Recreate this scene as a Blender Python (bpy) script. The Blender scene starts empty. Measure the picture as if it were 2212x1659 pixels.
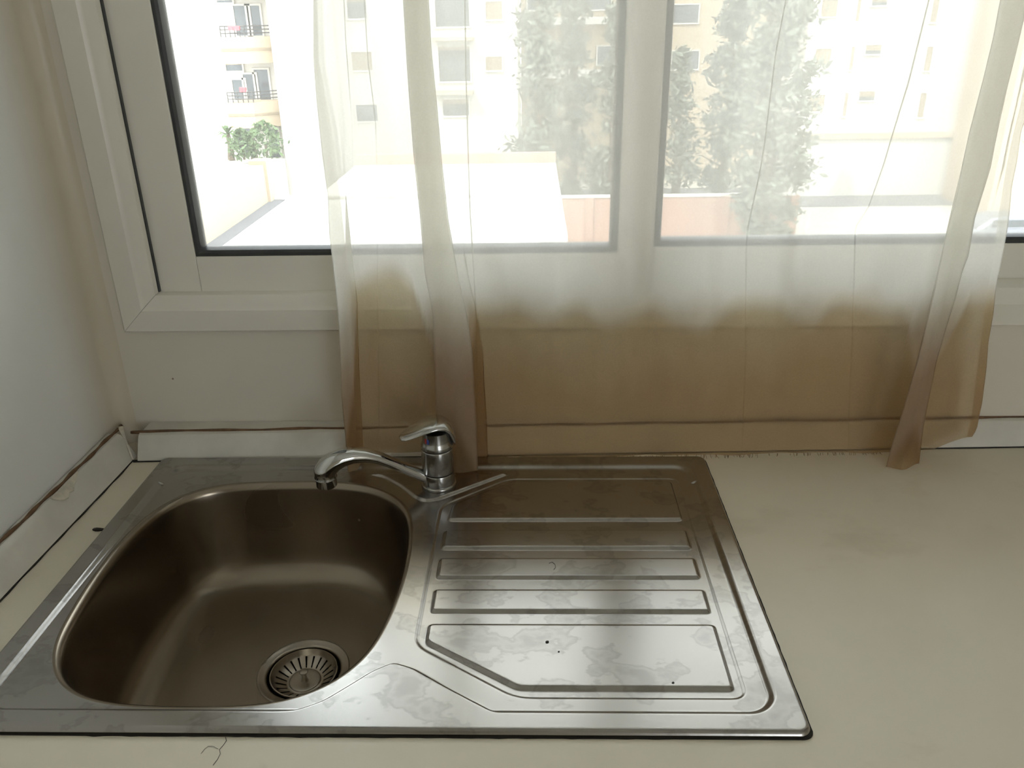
import bpy, math, random
import numpy as np
from mathutils import Vector

random.seed(4)
RNG = np.random.default_rng(7)
scene = bpy.context.scene
COL = scene.collection

# ------------------------------------------------------------------ camera
# counter top is z = 0, X runs right along the window wall, Y runs towards the window
F_PX, PITCH, YAW, ROLL = 1759.2, 0.4195, 0.0295, -0.0176
CAM = np.array([0.5432, -1.0314, 0.5799])
fw = np.array([-math.sin(YAW) * math.cos(PITCH), math.cos(YAW) * math.cos(PITCH), -math.sin(PITCH)])
r0 = np.array([math.cos(YAW), math.sin(YAW), 0.0])
u0 = np.cross(r0, fw)
RT = math.cos(ROLL) * r0 + math.sin(ROLL) * u0
UP = -math.sin(ROLL) * r0 + math.cos(ROLL) * u0
cam_data = bpy.data.cameras.new('camera')
cam = bpy.data.objects.new('camera', cam_data)
COL.objects.link(cam)
from mathutils import Matrix
m = Matrix.Identity(4)
for i in range(3):
    m[i][0], m[i][1], m[i][2], m[i][3] = RT[i], UP[i], -fw[i], CAM[i]
cam.matrix_world = m
cam_data.sensor_fit = 'HORIZONTAL'
cam_data.sensor_width = 36.0
cam_data.lens = F_PX / 2212.0 * 36.0
cam_data.clip_start = 0.02
cam_data.clip_end = 500
scene.camera = cam

# ------------------------------------------------------------------ sky, sun, exposure
world = bpy.data.worlds.new('sky')
scene.world = world
world.use_nodes = True
bg = world.node_tree.nodes['Background']
bg.inputs['Color'].default_value = (0.92, 0.96, 1.0, 1)
bg.inputs['Strength'].default_value = 5.8
sun_d = bpy.data.lights.new('sun', 'SUN')
sun_d.energy = 4.0
sun_d.angle = math.radians(0.6)
sun_d.color = (1.0, 0.93, 0.82)
sun = bpy.data.objects.new('sun', sun_d)
COL.objects.link(sun)
sun.rotation_euler = Vector((0.38, 0.60, -0.75)).to_track_quat('-Z', 'Y').to_euler()
sun.location = (-4, -6, 12)
vs = scene.view_settings
vs.view_transform = 'Standard'
vs.look = 'None'
vs.gamma = 1.0
vs.use_curve_mapping = False
vs.exposure = 0.06


# ------------------------------------------------------------------ pixel helpers
def ray(x, y):
    return RT * (x - 1106) / F_PX - UP * (y - 829.5) / F_PX + fw


def onz(x, y, z):
    d = ray(x, y)
    return CAM + d * (z - CAM[2]) / d[2]


def ony(x, y, Y):
    d = ray(x, y)
    return CAM + d * (Y - CAM[1]) / d[1]


# ------------------------------------------------------------------ object helpers
WORLD = {}


def tag(o, label=None, cat=None, group=None, kind=None):
    if label: o['label'] = label
    if cat: o['category'] = cat
    if group: o['group'] = group
    if kind: o['kind'] = kind
    return o


def thing(name, loc, label=None, cat=None, group=None, kind=None, parent=None):
    o = bpy.data.objects.new(name, None)
    o.empty_display_size = 0.05
    COL.objects.link(o)
    loc = np.array(loc, float)
    WORLD[o.name] = loc
    if parent is not None:
        o.parent = parent
        o.location = loc - WORLD[parent.name]
    else:
        o.location = loc
    return tag(o, label, cat, group, kind)


def mk(name, V, Fc, mat, parent=None, smooth=False, label=None, cat=None, group=None, kind=None):
    V = np.asarray(V, float)
    lo, hi = V.min(0), V.max(0)
    org = np.array([(lo[0] + hi[0]) / 2, (lo[1] + hi[1]) / 2, lo[2]])
    me = bpy.data.meshes.new(name)
    me.from_pydata((V - org).tolist(), [], Fc)
    me.update()
    if smooth:
        me.polygons.foreach_set('use_smooth', [True] * len(me.polygons))
    o = bpy.data.objects.new(name, me)
    COL.objects.link(o)
    if mat: me.materials.append(mat)
    WORLD[o.name] = org
    if parent is not None:
        o.parent = parent
        o.location = org - WORLD[parent.name]
    else:
        o.location = org
    return tag(o, label, cat, group, kind)


class MB:
    def __init__(s): s.v, s.f = [], []

    def add(s, v, f):
        n = len(s.v)
        s.v += [tuple(map(float, p)) for p in v]
        s.f += [tuple(i + n for i in q) for q in f]
        return s

    def box(s, x0, x1, y0, y1, z0, z1, bev=0.0):
        if bev <= 0:
            v = [(x, y, z) for z in (z0, z1) for y in (y0, y1) for x in (x0, x1)]
            f = [(0, 2, 3, 1), (4, 5, 7, 6), (0, 1, 5, 4), (2, 6, 7, 3), (0, 4, 6, 2), (1, 3, 7, 5)]
            return s.add(v, f)
        import bmesh
        bm = bmesh.new()
        bmesh.ops.create_cube(bm, size=1.0)
        for q in bm.verts:
            q.co = Vector(((x0 + x1) / 2 + q.co.x * (x1 - x0), (y0 + y1) / 2 + q.co.y * (y1 - y0), (z0 + z1) / 2 + q.co.z * (z1 - z0)))
        bmesh.ops.bevel(bm, geom=list(bm.edges), offset=bev, segments=2, affect='EDGES', profile=0.5)
        bm.verts.index_update()
        s.add([q.co[:] for q in bm.verts], [[q.index for q in fc.verts] for fc in bm.faces])
        bm.free()
        return s

    def rings(s, R, close_u=True, cap0=False, cap1=False):
        """R: list of rings, each a list of points of the same count"""
        n = len(R[0]); v = [p for r in R for p in r]; f = []
        for i in range(len(R) - 1):
            for j in range(n if close_u else n - 1):
                k = (j + 1) % n
                f.append((i * n + j, i * n + k, (i + 1) * n + k, (i + 1) * n + j))
        if cap0: f.append(tuple(range(n))[::-1])
        if cap1: f.append(tuple((len(R) - 1) * n + j for j in range(n)))
        return s.add(v, f)

    def lathe(s, prof, c, n=40, cap0=False, cap1=False):
        R = [[(c[0] + r * math.cos(a), c[1] + r * math.sin(a), c[2] + z) for a in (2 * math.pi * j / n for j in range(n))] for r, z in prof]
        return s.rings(R, True, cap0, cap1)

    def tube(s, pts, rad, n=8, cap=True):
        P = [np.array(p, float) for p in pts]
        if not hasattr(rad, '__len__'): rad = [rad] * len(P)
        R = []
        prev = None
        for i, p in enumerate(P):
            t = P[min(i + 1, len(P) - 1)] - P[max(i - 1, 0)]
            t = t / (np.linalg.norm(t) + 1e-12)
            if prev is None:
                a = np.cross(t, [0, 0, 1.0])
                if np.linalg.norm(a) < 0.1: a = np.cross(t, [1.0, 0, 0])
            else:
                a = prev - t * (prev @ t)
            a = a / np.linalg.norm(a); prev = a
            b = np.cross(t, a)
            R.append([p + rad[i] * (math.cos(w) * a + math.sin(w) * b) for w in (2 * math.pi * j / n for j in range(n))])
        return s.rings(R, True, cap, cap)

    def build(s, name, mat, parent=None, smooth=False, **k):
        return mk(name, s.v, s.f, mat, parent, smooth, **k)


def bx(name, x0, x1, y0, y1, z0, z1, mat, parent=None, bev=0.0, **k):
    return MB().box(x0, x1, y0, y1, z0, z1, bev).build(name, mat, parent, **k)


def shade_auto(o, ang=40):
    me = o.data
    me.polygons.foreach_set('use_smooth', [True] * len(me.polygons))
    me.set_sharp_from_angle(angle=math.radians(ang))
    return o


# ------------------------------------------------------------------ materials
def nt(name):
    mt = bpy.data.materials.new(name)
    mt.use_nodes = True
    t = mt.node_tree
    return mt, t, t.nodes, t.links, t.nodes['Principled BSDF']


def noise(t, scale, detail=4, rough=0.55, stretch=None, coord='Object'):
    tc = t.nodes.new('ShaderNodeTexCoord')
    nz = t.nodes.new('ShaderNodeTexNoise')
    nz.inputs['Scale'].default_value = scale
    nz.inputs['Detail'].default_value = detail
    nz.inputs['Roughness'].default_value = rough
    if stretch:
        mp = t.nodes.new('ShaderNodeMapping')
        mp.inputs['Scale'].default_value = stretch
        t.links.new(tc.outputs[coord], mp.inputs['Vector'])
        t.links.new(mp.outputs['Vector'], nz.inputs['Vector'])
    else:
        t.links.new(tc.outputs[coord], nz.inputs['Vector'])
    return nz


def ramp(t, src, stops):
    r = t.nodes.new('ShaderNodeValToRGB')
    while len(r.color_ramp.elements) < len(stops): r.color_ramp.elements.new(0.5)
    for e, (p, c) in zip(r.color_ramp.elements, stops):
        e.position = p
        e.color = (c, c, c, 1) if not hasattr(c, '__len__') else (*c, 1)
    t.links.new(src, r.inputs['Fac'])
    return r


def mixc(t, fac, a, b):
    n = t.nodes.new('ShaderNodeMix')
    n.data_type = 'RGBA'
    for s, k in ((fac, 0), (a, 6), (b, 7)):
        if hasattr(s, 'is_linked') or hasattr(s, 'links'): t.links.new(s, n.inputs[k])
        elif hasattr(s, '__len__'): n.inputs[k].default_value = (*s, 1)
        else: n.inputs[k].default_value = s
    return n.outputs[2]


def plain(name, col, rough=0.5, metal=0.0, vary=0.06, scale=12, bump=0.0, spec=0.5):
    mt, t, N, L, p = nt(name)
    nz = noise(t, scale)
    c = np.array(col)
    r = ramp(t, nz.outputs['Fac'], [(0.3, tuple(np.clip(c * (1 - vary), 0, 1))), (0.7, tuple(np.clip(c * (1 + vary), 0, 1)))])
    L.new(r.outputs['Color'], p.inputs['Base Color'])
    p.inputs['Roughness'].default_value = rough
    p.inputs['Metallic'].default_value = metal
    p.inputs['Specular IOR Level'].default_value = spec
    if bump:
        b = N.new('ShaderNodeBump'); b.inputs['Strength'].default_value = bump; b.inputs['Distance'].default_value = 0.002
        n2 = noise(t, scale * 14, 6)
        L.new(n2.outputs['Fac'], b.inputs['Height']); L.new(b.outputs['Normal'], p.inputs['Normal'])
    return mt


def wall_mat(name, col, corner=False):
    mt, t, N, L, p = nt(name)
    n1 = noise(t, 3, 4)
    base = ramp(t, n1.outputs['Fac'], [(0.3, tuple(np.array(col) * 0.94)), (0.7, col)])
    # sparse fly specks and scuffs
    tc = N.new('ShaderNodeTexCoord')
    vo = N.new('ShaderNodeTexVoronoi'); vo.inputs['Scale'].default_value = 9
    L.new(tc.outputs['Object'], vo.inputs['Vector'])
    sp = ramp(t, vo.outputs['Distance'], [(0.012, 1.0), (0.02, 0.0)])
    c = mixc(t, sp.outputs['Color'], base.outputs['Color'], (0.22, 0.17, 0.12))
    if corner:      # yellow-brown grime and the corner's shade, both put into the colour
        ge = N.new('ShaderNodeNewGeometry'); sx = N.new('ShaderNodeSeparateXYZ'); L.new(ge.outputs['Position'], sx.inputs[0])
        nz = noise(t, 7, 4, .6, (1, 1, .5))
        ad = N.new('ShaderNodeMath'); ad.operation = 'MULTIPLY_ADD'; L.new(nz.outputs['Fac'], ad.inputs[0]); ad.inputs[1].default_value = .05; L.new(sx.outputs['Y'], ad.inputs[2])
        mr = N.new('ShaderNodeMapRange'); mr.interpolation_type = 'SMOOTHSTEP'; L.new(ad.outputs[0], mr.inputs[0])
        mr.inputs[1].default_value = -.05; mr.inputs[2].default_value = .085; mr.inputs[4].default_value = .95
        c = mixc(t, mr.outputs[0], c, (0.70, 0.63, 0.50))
    L.new(c, p.inputs['Base Color'])
    p.inputs['Roughness'].default_value = 0.36
    b = N.new('ShaderNodeBump'); b.inputs['Strength'].default_value = 0.06; b.inputs['Distance'].default_value = 0.002
    n2 = noise(t, 90, 5)
    L.new(n2.outputs['Fac'], b.inputs['Height']); L.new(b.outputs['Normal'], p.inputs['Normal'])
    return mt


def counter_mat():
    mt, t, N, L, p = nt('cream_laminate')
    n1 = noise(t, 6, 5)
    base = ramp(t, n1.outputs['Fac'], [(0.3, (0.76, 0.70, 0.565)), (0.7, (0.81, 0.75, 0.61))])
    n2 = noise(t, 4.2, 6, 0.65, (1.0, 1.6, 1.0))
    st = ramp(t, n2.outputs['Fac'], [(0.55, 0.0), (0.75, 0.45)])
    c = mixc(t, st.outputs['Color'], base.outputs['Color'], (0.50, 0.41, 0.27))
    L.new(c, p.inputs['Base Color'])
    n3 = noise(t, 30, 6)
    rr = ramp(t, n3.outputs['Fac'], [(0.3, 0.38), (0.7, 0.52)])
    L.new(rr.outputs['Color'], p.inputs['Roughness'])
    return mt


def steel_mat(name, col, r0=0.24, r1=0.36, stain=False):
    mt, t, N, L, p = nt(name)
    n1 = noise(t, 7, 1, 0.4)
    c0 = ramp(t, n1.outputs['Fac'], [(0.0, tuple(np.array(col) * 0.92)), (1.0, tuple(np.array(col) * 1.06))])
    col_out = c0.outputs['Color']
    n3 = noise(t, 9, 1, 0.4)
    rr = ramp(t, n3.outputs['Fac'], [(0.0, r0), (1.0, r1)])
    if stain:   # dried water marks
        n2 = noise(t, 15, 5, 0.55, (1.0, 1.3, 1.0))
        s = ramp(t, n2.outputs['Fac'], [(0.52, 0.0), (0.545, 0.75), (0.59, 0.25), (0.66, 0.8)])
        col_out = mixc(t, s.outputs['Color'], col_out, tuple(np.array(col) * .74))
    L.new(col_out, p.inputs['Base Color'])
    L.new(rr.outputs['Color'], p.inputs['Roughness'])
    p.inputs['Metallic'].default_value = 1.0
    return mt


def glass_mat():
    mt, t, N, L, p = nt('dusty_window_glass')
    N.remove(p)
    out = N['Material Output']
    tr = N.new('ShaderNodeBsdfTransparent'); tr.inputs['Color'].default_value = (0.95, 0.97, 0.96, 1)
    du = N.new('ShaderNodeBsdfTranslucent'); du.inputs['Color'].default_value = (0.95, 0.97, 0.94, 1)
    gl = N.new('ShaderNodeBsdfGlossy'); gl.inputs['Roughness'].default_value = 0.02
    nz = noise(t, 9, 6, 0.65)
    dust = ramp(t, nz.outputs['Fac'], [(0.3, 0.045), (0.75, 0.085)])
    m1 = N.new('ShaderNodeMixShader'); L.new(dust.outputs['Color'], m1.inputs[0]); L.new(tr.outputs[0], m1.inputs[1]); L.new(du.outputs[0], m1.inputs[2])
    fr = N.new('ShaderNodeFresnel'); fr.inputs['IOR'].default_value = 1.35
    m2 = N.new('ShaderNodeMixShader'); L.new(fr.outputs[0], m2.inputs[0]); L.new(m1.outputs[0], m2.inputs[1]); L.new(gl.outputs[0], m2.inputs[2])
    L.new(m2.outputs[0], out.inputs['Surface'])
    return mt


TIDE = [(755, 610), (800, 578), (860, 556), (905, 600), (960, 690), (1040, 640), (1080, 668), (1120, 640), (1170, 690), (1210, 655), (1260, 640), (1310, 692), (1360, 668), (1420, 660), (1480, 692), (1540, 702),
        (1570, 655), (1620, 632), (1660, 642), (1690, 636), (1722, 680), (1770, 708), (1800, 650), (1830, 634), (1862, 652), (1905, 664), (1950, 645), (1985, 700), (2040, 705), (2075, 640), (2125, 640)]


def curtain_mat():
    """dry voile scatters light; its lower part is soaked up to a scalloped tide line and turns clearer and browner"""
    mt, t, N, L, p = nt('sheer_cream_voile')
    N.remove(p)
    out = N['Material Output']
    ge = N.new('ShaderNodeNewGeometry')
    sep = N.new('ShaderNodeSeparateXYZ'); L.new(ge.outputs['Position'], sep.inputs[0])
    at = N.new('ShaderNodeAttribute'); at.attribute_name = 'soaked'
    wet = at.outputs['Fac']
    # brown residue near the hem
    n2 = noise(t, 9, 5, 0.6, (1, 1, 0.5))
    b1 = N.new('ShaderNodeMath'); b1.operation = 'MULTIPLY_ADD'; L.new(n2.outputs['Fac'], b1.inputs[0]); b1.inputs[1].default_value = -.22; L.new(sep.outputs['Z'], b1.inputs[2])
    stn = ramp(t, b1.outputs[0], [(0.0, 0.7), (0.14, 0.0)]).outputs['Color']
    cl = mixc(t, wet, (0.95, 0.945, 0.91), (0.82, 0.74, 0.58))
    cl = mixc(t, stn, cl, (0.60, 0.45, 0.28))
    ve = mixc(t, wet, (0.97, 0.965, 0.94), (0.84, 0.765, 0.62))
    ve = mixc(t, stn, ve, (0.80, 0.66, 0.50))
    tr = N.new('ShaderNodeBsdfTransparent'); L.new(ve, tr.inputs['Color'])
    tl = N.new('ShaderNodeBsdfTranslucent'); L.new(cl, tl.inputs['Color'])
    df = N.new('ShaderNodeBsdfDiffuse'); L.new(cl, df.inputs['Color'])
    m1 = N.new('ShaderNodeMixShader'); m1.inputs[0].default_value = 0.44
    L.new(tl.outputs[0], m1.inputs[1]); L.new(df.outputs[0], m1.inputs[2])
    de = N.new('ShaderNodeMapRange'); L.new(wet, de.inputs[0]); de.inputs[3].default_value = .52; de.inputs[4].default_value = .30
    nw = noise(t, 420, 2, 0.5)
    d2 = N.new('ShaderNodeMath'); d2.operation = 'MULTIPLY_ADD'; L.new(nw.outputs['Fac'], d2.inputs[0]); d2.inputs[1].default_value = .06; L.new(de.outputs[0], d2.inputs[2])
    m2 = N.new('ShaderNodeMixShader'); L.new(d2.outputs[0], m2.inputs[0])
    L.new(tr.outputs[0], m2.inputs[1]); L.new(m1.outputs[0], m2.inputs[2])
    L.new(m2.outputs[0], out.inputs['Surface'])
    return mt


def leaf_mat(name, col):
    mt, t, N, L, p = nt(name)
    nz = noise(t, 1.5, 3)
    r = ramp(t, nz.outputs['Fac'], [(0.3, tuple(np.array(col) * 0.7)), (0.7, tuple(np.array(col) * 1.2))])
    L.new(r.outputs['Color'], p.inputs['Base Color'])
    p.inputs['Roughness'].default_value = 0.7
    return mt


M = dict(
    wall=wall_mat('painted_plaster', (0.79, 0.745, 0.64)),
    wall_lit=wall_mat('painted_plaster_lit', (0.92, 0.925, 0.90), True),  # left wall coloured whiter and cooler to stand in for window light
    ceil=plain('ceiling_paint', (0.86, 0.85, 0.81), 0.8),
    floor=plain('floor_tile', (0.52, 0.45, 0.36), 0.4),
    alu=plain('white_lacquered_aluminium', (0.83, 0.80, 0.71), 0.34, 0, 0.03, 5, 0.02),
    gasket=plain('dark_rubber_gasket_and_shadow', (0.045, 0.05, 0.052), 0.42, 0, 0.15, 30),
    glass=glass_mat(),
    counter=counter_mat(),
    trim=plain('worktop_edge_trim', (0.70, 0.68, 0.61), 0.36, 0, 0.08, 18, 0.03),
    caulk=plain('stained_brown_sealant', (0.16, 0.09, 0.045), 0.7, 0, 0.4, 60, 0.3),
    gap=plain('black_grime', (0.02, 0.017, 0.012), 0.8, 0, 0.3, 60),
    steel=steel_mat('worn_stainless_steel', (0.40, 0.385, 0.365), 0.22, 0.27, True),
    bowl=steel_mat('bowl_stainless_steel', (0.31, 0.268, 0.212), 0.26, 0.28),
    drain=steel_mat('drain_stainless_steel', (0.46, 0.42, 0.36), 0.25, 0.32),
    chrome=steel_mat('chrome', (0.62, 0.63, 0.63), 0.05, 0.10),
    chrome_dull=steel_mat('limescaled_chrome', (0.42, 0.42, 0.41), 0.16, 0.24),
    dark=plain('dark_hole', (0.012, 0.010, 0.008), 0.8),
    red=plain('red_mark', (0.55, 0.05, 0.04), 0.4),
    blue=plain('blue_mark', (0.05, 0.09, 0.4), 0.4),
    voile=curtain_mat(),
    thread=plain('frayed_brown_thread', (0.22, 0.13, 0.06), 0.9, 0, 0.3, 40),
    hair=plain('dark_hair', (0.03, 0.022, 0.015), 0.5),
    paper=plain('torn_sealing_tape', (0.62, 0.58, 0.48), 0.7, 0, 0.2, 60),
    white=plain('white_render', (0.52, 0.50, 0.46), 0.9, 0, 0.04, 0.6),
    cream=plain('cream_render', (0.40, 0.32, 0.23), 0.9, 0, 0.05, 0.6),
    pink=plain('salmon_render', (0.36, 0.22, 0.17), 0.9, 0, 0.08, 0.8),
    shutter=plain('beige_roller_shutter', (0.24, 0.19, 0.13), 0.7, 0, 0.1, 2),
    pane=plain('dark_window_pane', (0.06, 0.07, 0.08), 0.15, 0, 0.3, 1),
    iron=plain('dark_iron', (0.05, 0.045, 0.045), 0.5),
    pave=plain('pale_concrete', (0.46, 0.43, 0.38), 0.95, 0, 0.06, 0.5),
    asphalt_and_shadow=plain('grey_asphalt_and_shadow', (0.12, 0.12, 0.13), 0.95, 0, 0.1, 1),
    leaf=leaf_mat('conifer_needles', (0.12, 0.135, 0.105)),
    leaf2=leaf_mat('garden_leaves', (0.08, 0.13, 0.05)),
    bark=plain('tree_bark', (0.10, 0.075, 0.05), 0.9, 0, 0.3, 6),
    car=plain('grey_car_paint', (0.20, 0.21, 0.24), 0.3, 0.3),
    tyre=plain('tyre_rubber', (0.02, 0.02, 0.02), 0.8),
    cloth_red=plain('red_towel_cloth', (0.65, 0.10, 0.12), 0.9),
)

# ------------------------------------------------------------------ room shell
WX0, WX1 = -0.081, 2.40          # left and right wall faces
WY0, WY1 = -3.20, 0.058          # far (behind camera) and window wall faces
ZF, ZC = -0.90, 1.65
FX0, FX1, FZ0, FZ1 = -0.042, 1.410, 0.182, 1.355    # outer edge of the window frame

bx('floor', WX0 - .2, WX1 + .2, WY0 - .2, WY1 + .2, ZF - .1, ZF, M['floor'], kind='structure')
bx('ceiling', WX0 - .2, WX1 + .2, WY0 - .2, WY1 + .2, ZC, ZC + .1, M['ceil'], kind='structure')
w = MB()
ox0, ox1, oz0, oz1 = FX0 + .02, FX1 - .02, FZ0 + .02, FZ1 - .02
w.box(WX0 - .2, WX1 + .2, WY1, WY1 + .2, ZF, oz0).box(WX0 - .2, WX1 + .2, WY1, WY1 + .2, oz1, ZC)
w.box(WX0 - .2, ox0, WY1, WY1 + .2, oz0, oz1).box(ox1, WX1 + .2, WY1, WY1 + .2, oz0, oz1)
wall_back = w.build('wall_back', M['wall'], kind='structure')
# left wall with the soft plastered corner
rc = 0.022
prof = [(WX0 - .2, WY0), (WX0, WY0)] + [(WX0 + rc - rc * math.cos(a), WY1 - rc + rc * math.sin(a)) for a in np.linspace(0, math.pi / 2, 8)] + [(WX0 + rc, WY1 + .001), (WX0 - .2, WY1 + .001)]
wl = MB().rings([[(x, y, ZF) for x, y in prof], [(x, y, ZC) for x, y in prof]], True, True, True).build('wall_left', M['wall_lit'], kind='structure')
shade_auto(wl, 30)
bx('wall_right', WX1, WX1 + .2, WY0, WY1, ZF, ZC, M['wall'], kind='structure')
w = MB()      # wall behind the camera, with an unseen opening added to let in fill light
w.box(WX0 - .2, 1.40, WY0 - .2, WY0, ZF, ZC).box(2.30, WX1 + .2, WY0 - .2, WY0, ZF, ZC).box(1.40, 2.30, WY0 - .2, WY0, .95, ZC).box(1.40, 2.30, WY0 - .2, WY0, ZF, .05)
w.build('wall_front', M['wall'], kind='structure')


# ------------------------------------------------------------------ window: mitred frame, two sliding sashes
def frame_piece(side):
    # profile: (inward offset, y)
    pr = [(0.0, WY1 + .02), (0.0, .0500), (.002, .0480), (.032, .0470), (.035, .0488), (.0385, .0495), (.053, .0540), (.0538, .0560), (.0538, .115), (.03, .115)]
    A = []
    for o, y in pr:
        x0, x1, z0, z1 = FX0 + o, FX1 - o, FZ0 + o, FZ1 - o
        c = {'bottom': ((x0, z0), (x1, z0)), 'top': ((x1, z1), (x0, z1)), 'left': ((x0, z1), (x0, z0)), 'right': ((x1, z0), (x1, z1))}[side]
        A.append([(c[0][0], y, c[0][1]), (c[1][0], y, c[1][1])])
    g = 0.00025
    R0 = [a[0] for a in A]; R1 = [a[1] for a in A]
    d = np.array(R1[0]) - np.array(R0[0]); d = d / np.linalg.norm(d) * g
    R0 = [np.array(p) + d for p in R0]; R1 = [np.array(p) - d for p in R1]
    return MB().rings([R0, R1], True, True, True)


fr = thing('trim_3', (0.68, .05, FZ0), 'cream lacquered aluminium frame around the sliding kitchen window', 'window frame', kind='structure')
for s in ('bottom', 'top', 'left', 'right'):
    shade_auto(frame_piece(s).build('frame_piece', M['alu'], fr), 25)


bx('shadow_strip', FX0 + .0538, FX0 + .0560, .0640, .0695, FZ0 + .055, FZ1 - .055, M['gasket'], fr, label='thin dark strip added as a shadow line beside the sash')  # dark strip added in place of the frame's shadow on the sash


def sash(name, x0, x1, z0, z1, yf, sl, sr, sb, gap, label):
    """yf = room-side face; sl/sr stile widths, sb rail height"""
    t = thing(name, ((x0 + x1) / 2, yf, z0), label, 'window', kind='structure')
    th = 0.026
    g = 0.0003
    bx('stile', x0, x0 + sl - g, yf, yf + th, z0, z1, M['alu'], t, .0012)
    bx('stile', x1 - sr + g, x1, yf, yf + th, z0, z1, M['alu'], t, .0012)
    bx('rail', x0 + sl, x1 - sr, yf, yf + th, z0, z0 + sb, M['alu'], t, .0012)
    bx('rail', x0 + sl, x1 - sr, yf, yf + th, z1 - sb, z1, M['alu'], t, .0012)
    gx0, gx1, gz0, gz1 = x0 + sl, x1 - sr, z0 + sb, z1 - sb
    w_ = 0.0105
    gk = MB()
    prof = [(0, yf + .002), (w_ * .45, yf + .0005), (w_ * .8, yf + .003), (w_, yf + .011), (w_, yf + .0205), (0, yf + .0205)]
    R = []
    for o, y in prof:
        R.append([(gx0 + o, y, gz0 + o), (gx1 - o, y, gz0 + o), (gx1 - o, y, gz1 - o), (gx0 + o, y, gz1 - o)])
    gk.rings(R, True)
    shade_auto(gk.build('gasket', M['gasket'], t), 35)
    bx('pane', gx0 + .004, gx1 - .004, yf + .013, yf + .017, gz0 + .004, gz1 - .004, M['glass'], t)
    return t


sash('window_1', .004, .7040, .2265, 1.305, .0690, .068, .045, .0595, 0, 'left sliding window sash with black gasket, nearer the room')
sash('window_2', .668, 1.364, .2265, 1.305, .0975, .045, .068, .0595, 0, 'right sliding window sash set behind the left one')
# track rail that the sashes run on
tk = bx('trim_4', .012, 1.356, .0935, .0965, .2255, .236, M['alu'], kind='structure')

# ------------------------------------------------------------------ countertop with its upstand trims
CX1, CYF = 2.395, -0.605


def y0(x): return -0.004 + 0.0272 * (x + .04)      # foot of the back trim, the wall is not quite square to the sink


ct = MB()
xs = [WX0 + .001, .03, .755, CX1]; ys = [CYF, -.478, -.03, WY1 - .001]
for zz in (0,):
    V = [(x, y, z) for z in (-.038, 0.0) for y in ys for x in xs]
    def I(i, j, k): return k * 16 + j * 4 + i
    Fc = []
    for i in range(3):
        for j in range(3):
            if (i, j) == (1, 1): continue
            Fc.append((I(i, j, 1), I(i + 1, j, 1), I(i + 1, j + 1, 1), I(i, j + 1, 1)))
            Fc.append((I(i, j, 0), I(i, j + 1, 0), I(i + 1, j + 1, 0), I(i + 1, j, 0)))
    for i in range(3):
        Fc.append((I(i, 0, 0), I(i + 1, 0, 0), I(i + 1, 0, 1), I(i, 0, 1)))
        Fc.append((I(i, 3, 0), I(i, 3, 1), I(i + 1, 3, 1), I(i + 1, 3, 0)))
    for j in range(3):
        Fc.append((I(0, j, 0), I(0, j, 1), I(0, j + 1, 1), I(0, j + 1, 0)))
        Fc.append((I(3, j, 0), I(3, j + 1, 0), I(3, j + 1, 1), I(3, j, 1)))
    for (a, b) in (((1, 1), (2, 1)), ((2, 1), (2, 2)), ((2, 2), (1, 2)), ((1, 2), (1, 1))):
        Fc.append((I(*a, 0), I(*a, 1), I(*b, 1), I(*b, 0)))
counter = mk('countertop', V, Fc, M['counter'], label='cream laminate kitchen worktop holding the steel sink under the window', cat='worktop')

# back trim: sloped face, rolled top edge
def trim_prof(yb, depth=.030, h=.036):
    return [(yb, .0012), (yb + .004, .010), (yb + .010, .0215), (yb + .0145, .0300), (yb + .018, .0345), (yb + .0225, h), (yb + depth, h - .001)]


tb = MB()
xs_ = np.linspace(-.036, CX1, 30)
R = []
for x in xs_:
    p = trim_prof(y0(x))
    R.append([(x, y, z) for y, z in p] + [(x, WY1 - .0005, p[-1][1]), (x, WY1 - .0005, .0012)])
tb.rings(R, True, True, True)
trim1 = tb.build('trim_1', M['trim'], kind='structure', label='cream sealing trim along the worktop at the foot of the window wall', cat='trim')
shade_auto(trim1, 30)
cl = MB()
cl.tube([(x, y0(x) + .0265 + .0012 * math.sin(x * 37), .0362 + .0006 * math.sin(x * 61 + 1)) for x in np.linspace(-.05, CX1, 90)], [.0022 + .0007 * math.sin(i * 1.7) for i in range(90)], 6)
cl.build('sealant_bead', M['caulk'], trim1, True, label='brown stained sealant bead')
gp = MB()
R = []
for x in np.linspace(-.042, CX1, 60):
    R.append([(x, y0(x) - .0014 - .0005 * math.sin(x * 90), .0004), (x, y0(x) - .0010, .0016), (x, y0(x) + .003, .0022), (x, y0(x) + .004, .0004)])
gp.rings(R, True, True, True).build('grime_line', M['gap'], trim1)

# left trim
tl_ = MB()
R = []
for y in np.linspace(-.62, .012, 24):
    xb = -.0445 + .008 * max(0, (y + .05)) if y > -.05 else -.0445 - .006 * min(1, (-.05 - y) / .25)
    pr = [(xb, .0012), (xb - .004, .010), (xb - .0095, .0215), (xb - .0135, .0305), (xb - .017, .036), (xb - .021, .0385), (WX0 + .001, .0385)]
    R.append([(x, y, z) for x, z in pr] + [(WX0 + .0005, y, .0012)])
tl_.rings(R, True, True, True)
trim2 = tl_.build('trim_2', M['trim'], kind='structure', label='cream sealing trim along the worktop at the foot of the left wall', cat='trim')
shade_auto(trim2, 30)
cl = MB()
cl.tube([(-.0705 - .004 * min(1, max(0, (-.05 - y) / .25)) + .0008 * math.sin(y * 80), y, .0395) for y in np.linspace(-.62, .035, 70)], [.0024 + .0007 * math.sin(i * 1.3) for i in range(70)], 6)
cl.build('sealant_bead', M['caulk'], trim2, True, label='brown stained sealant bead')
gp = MB()
R = []
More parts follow.
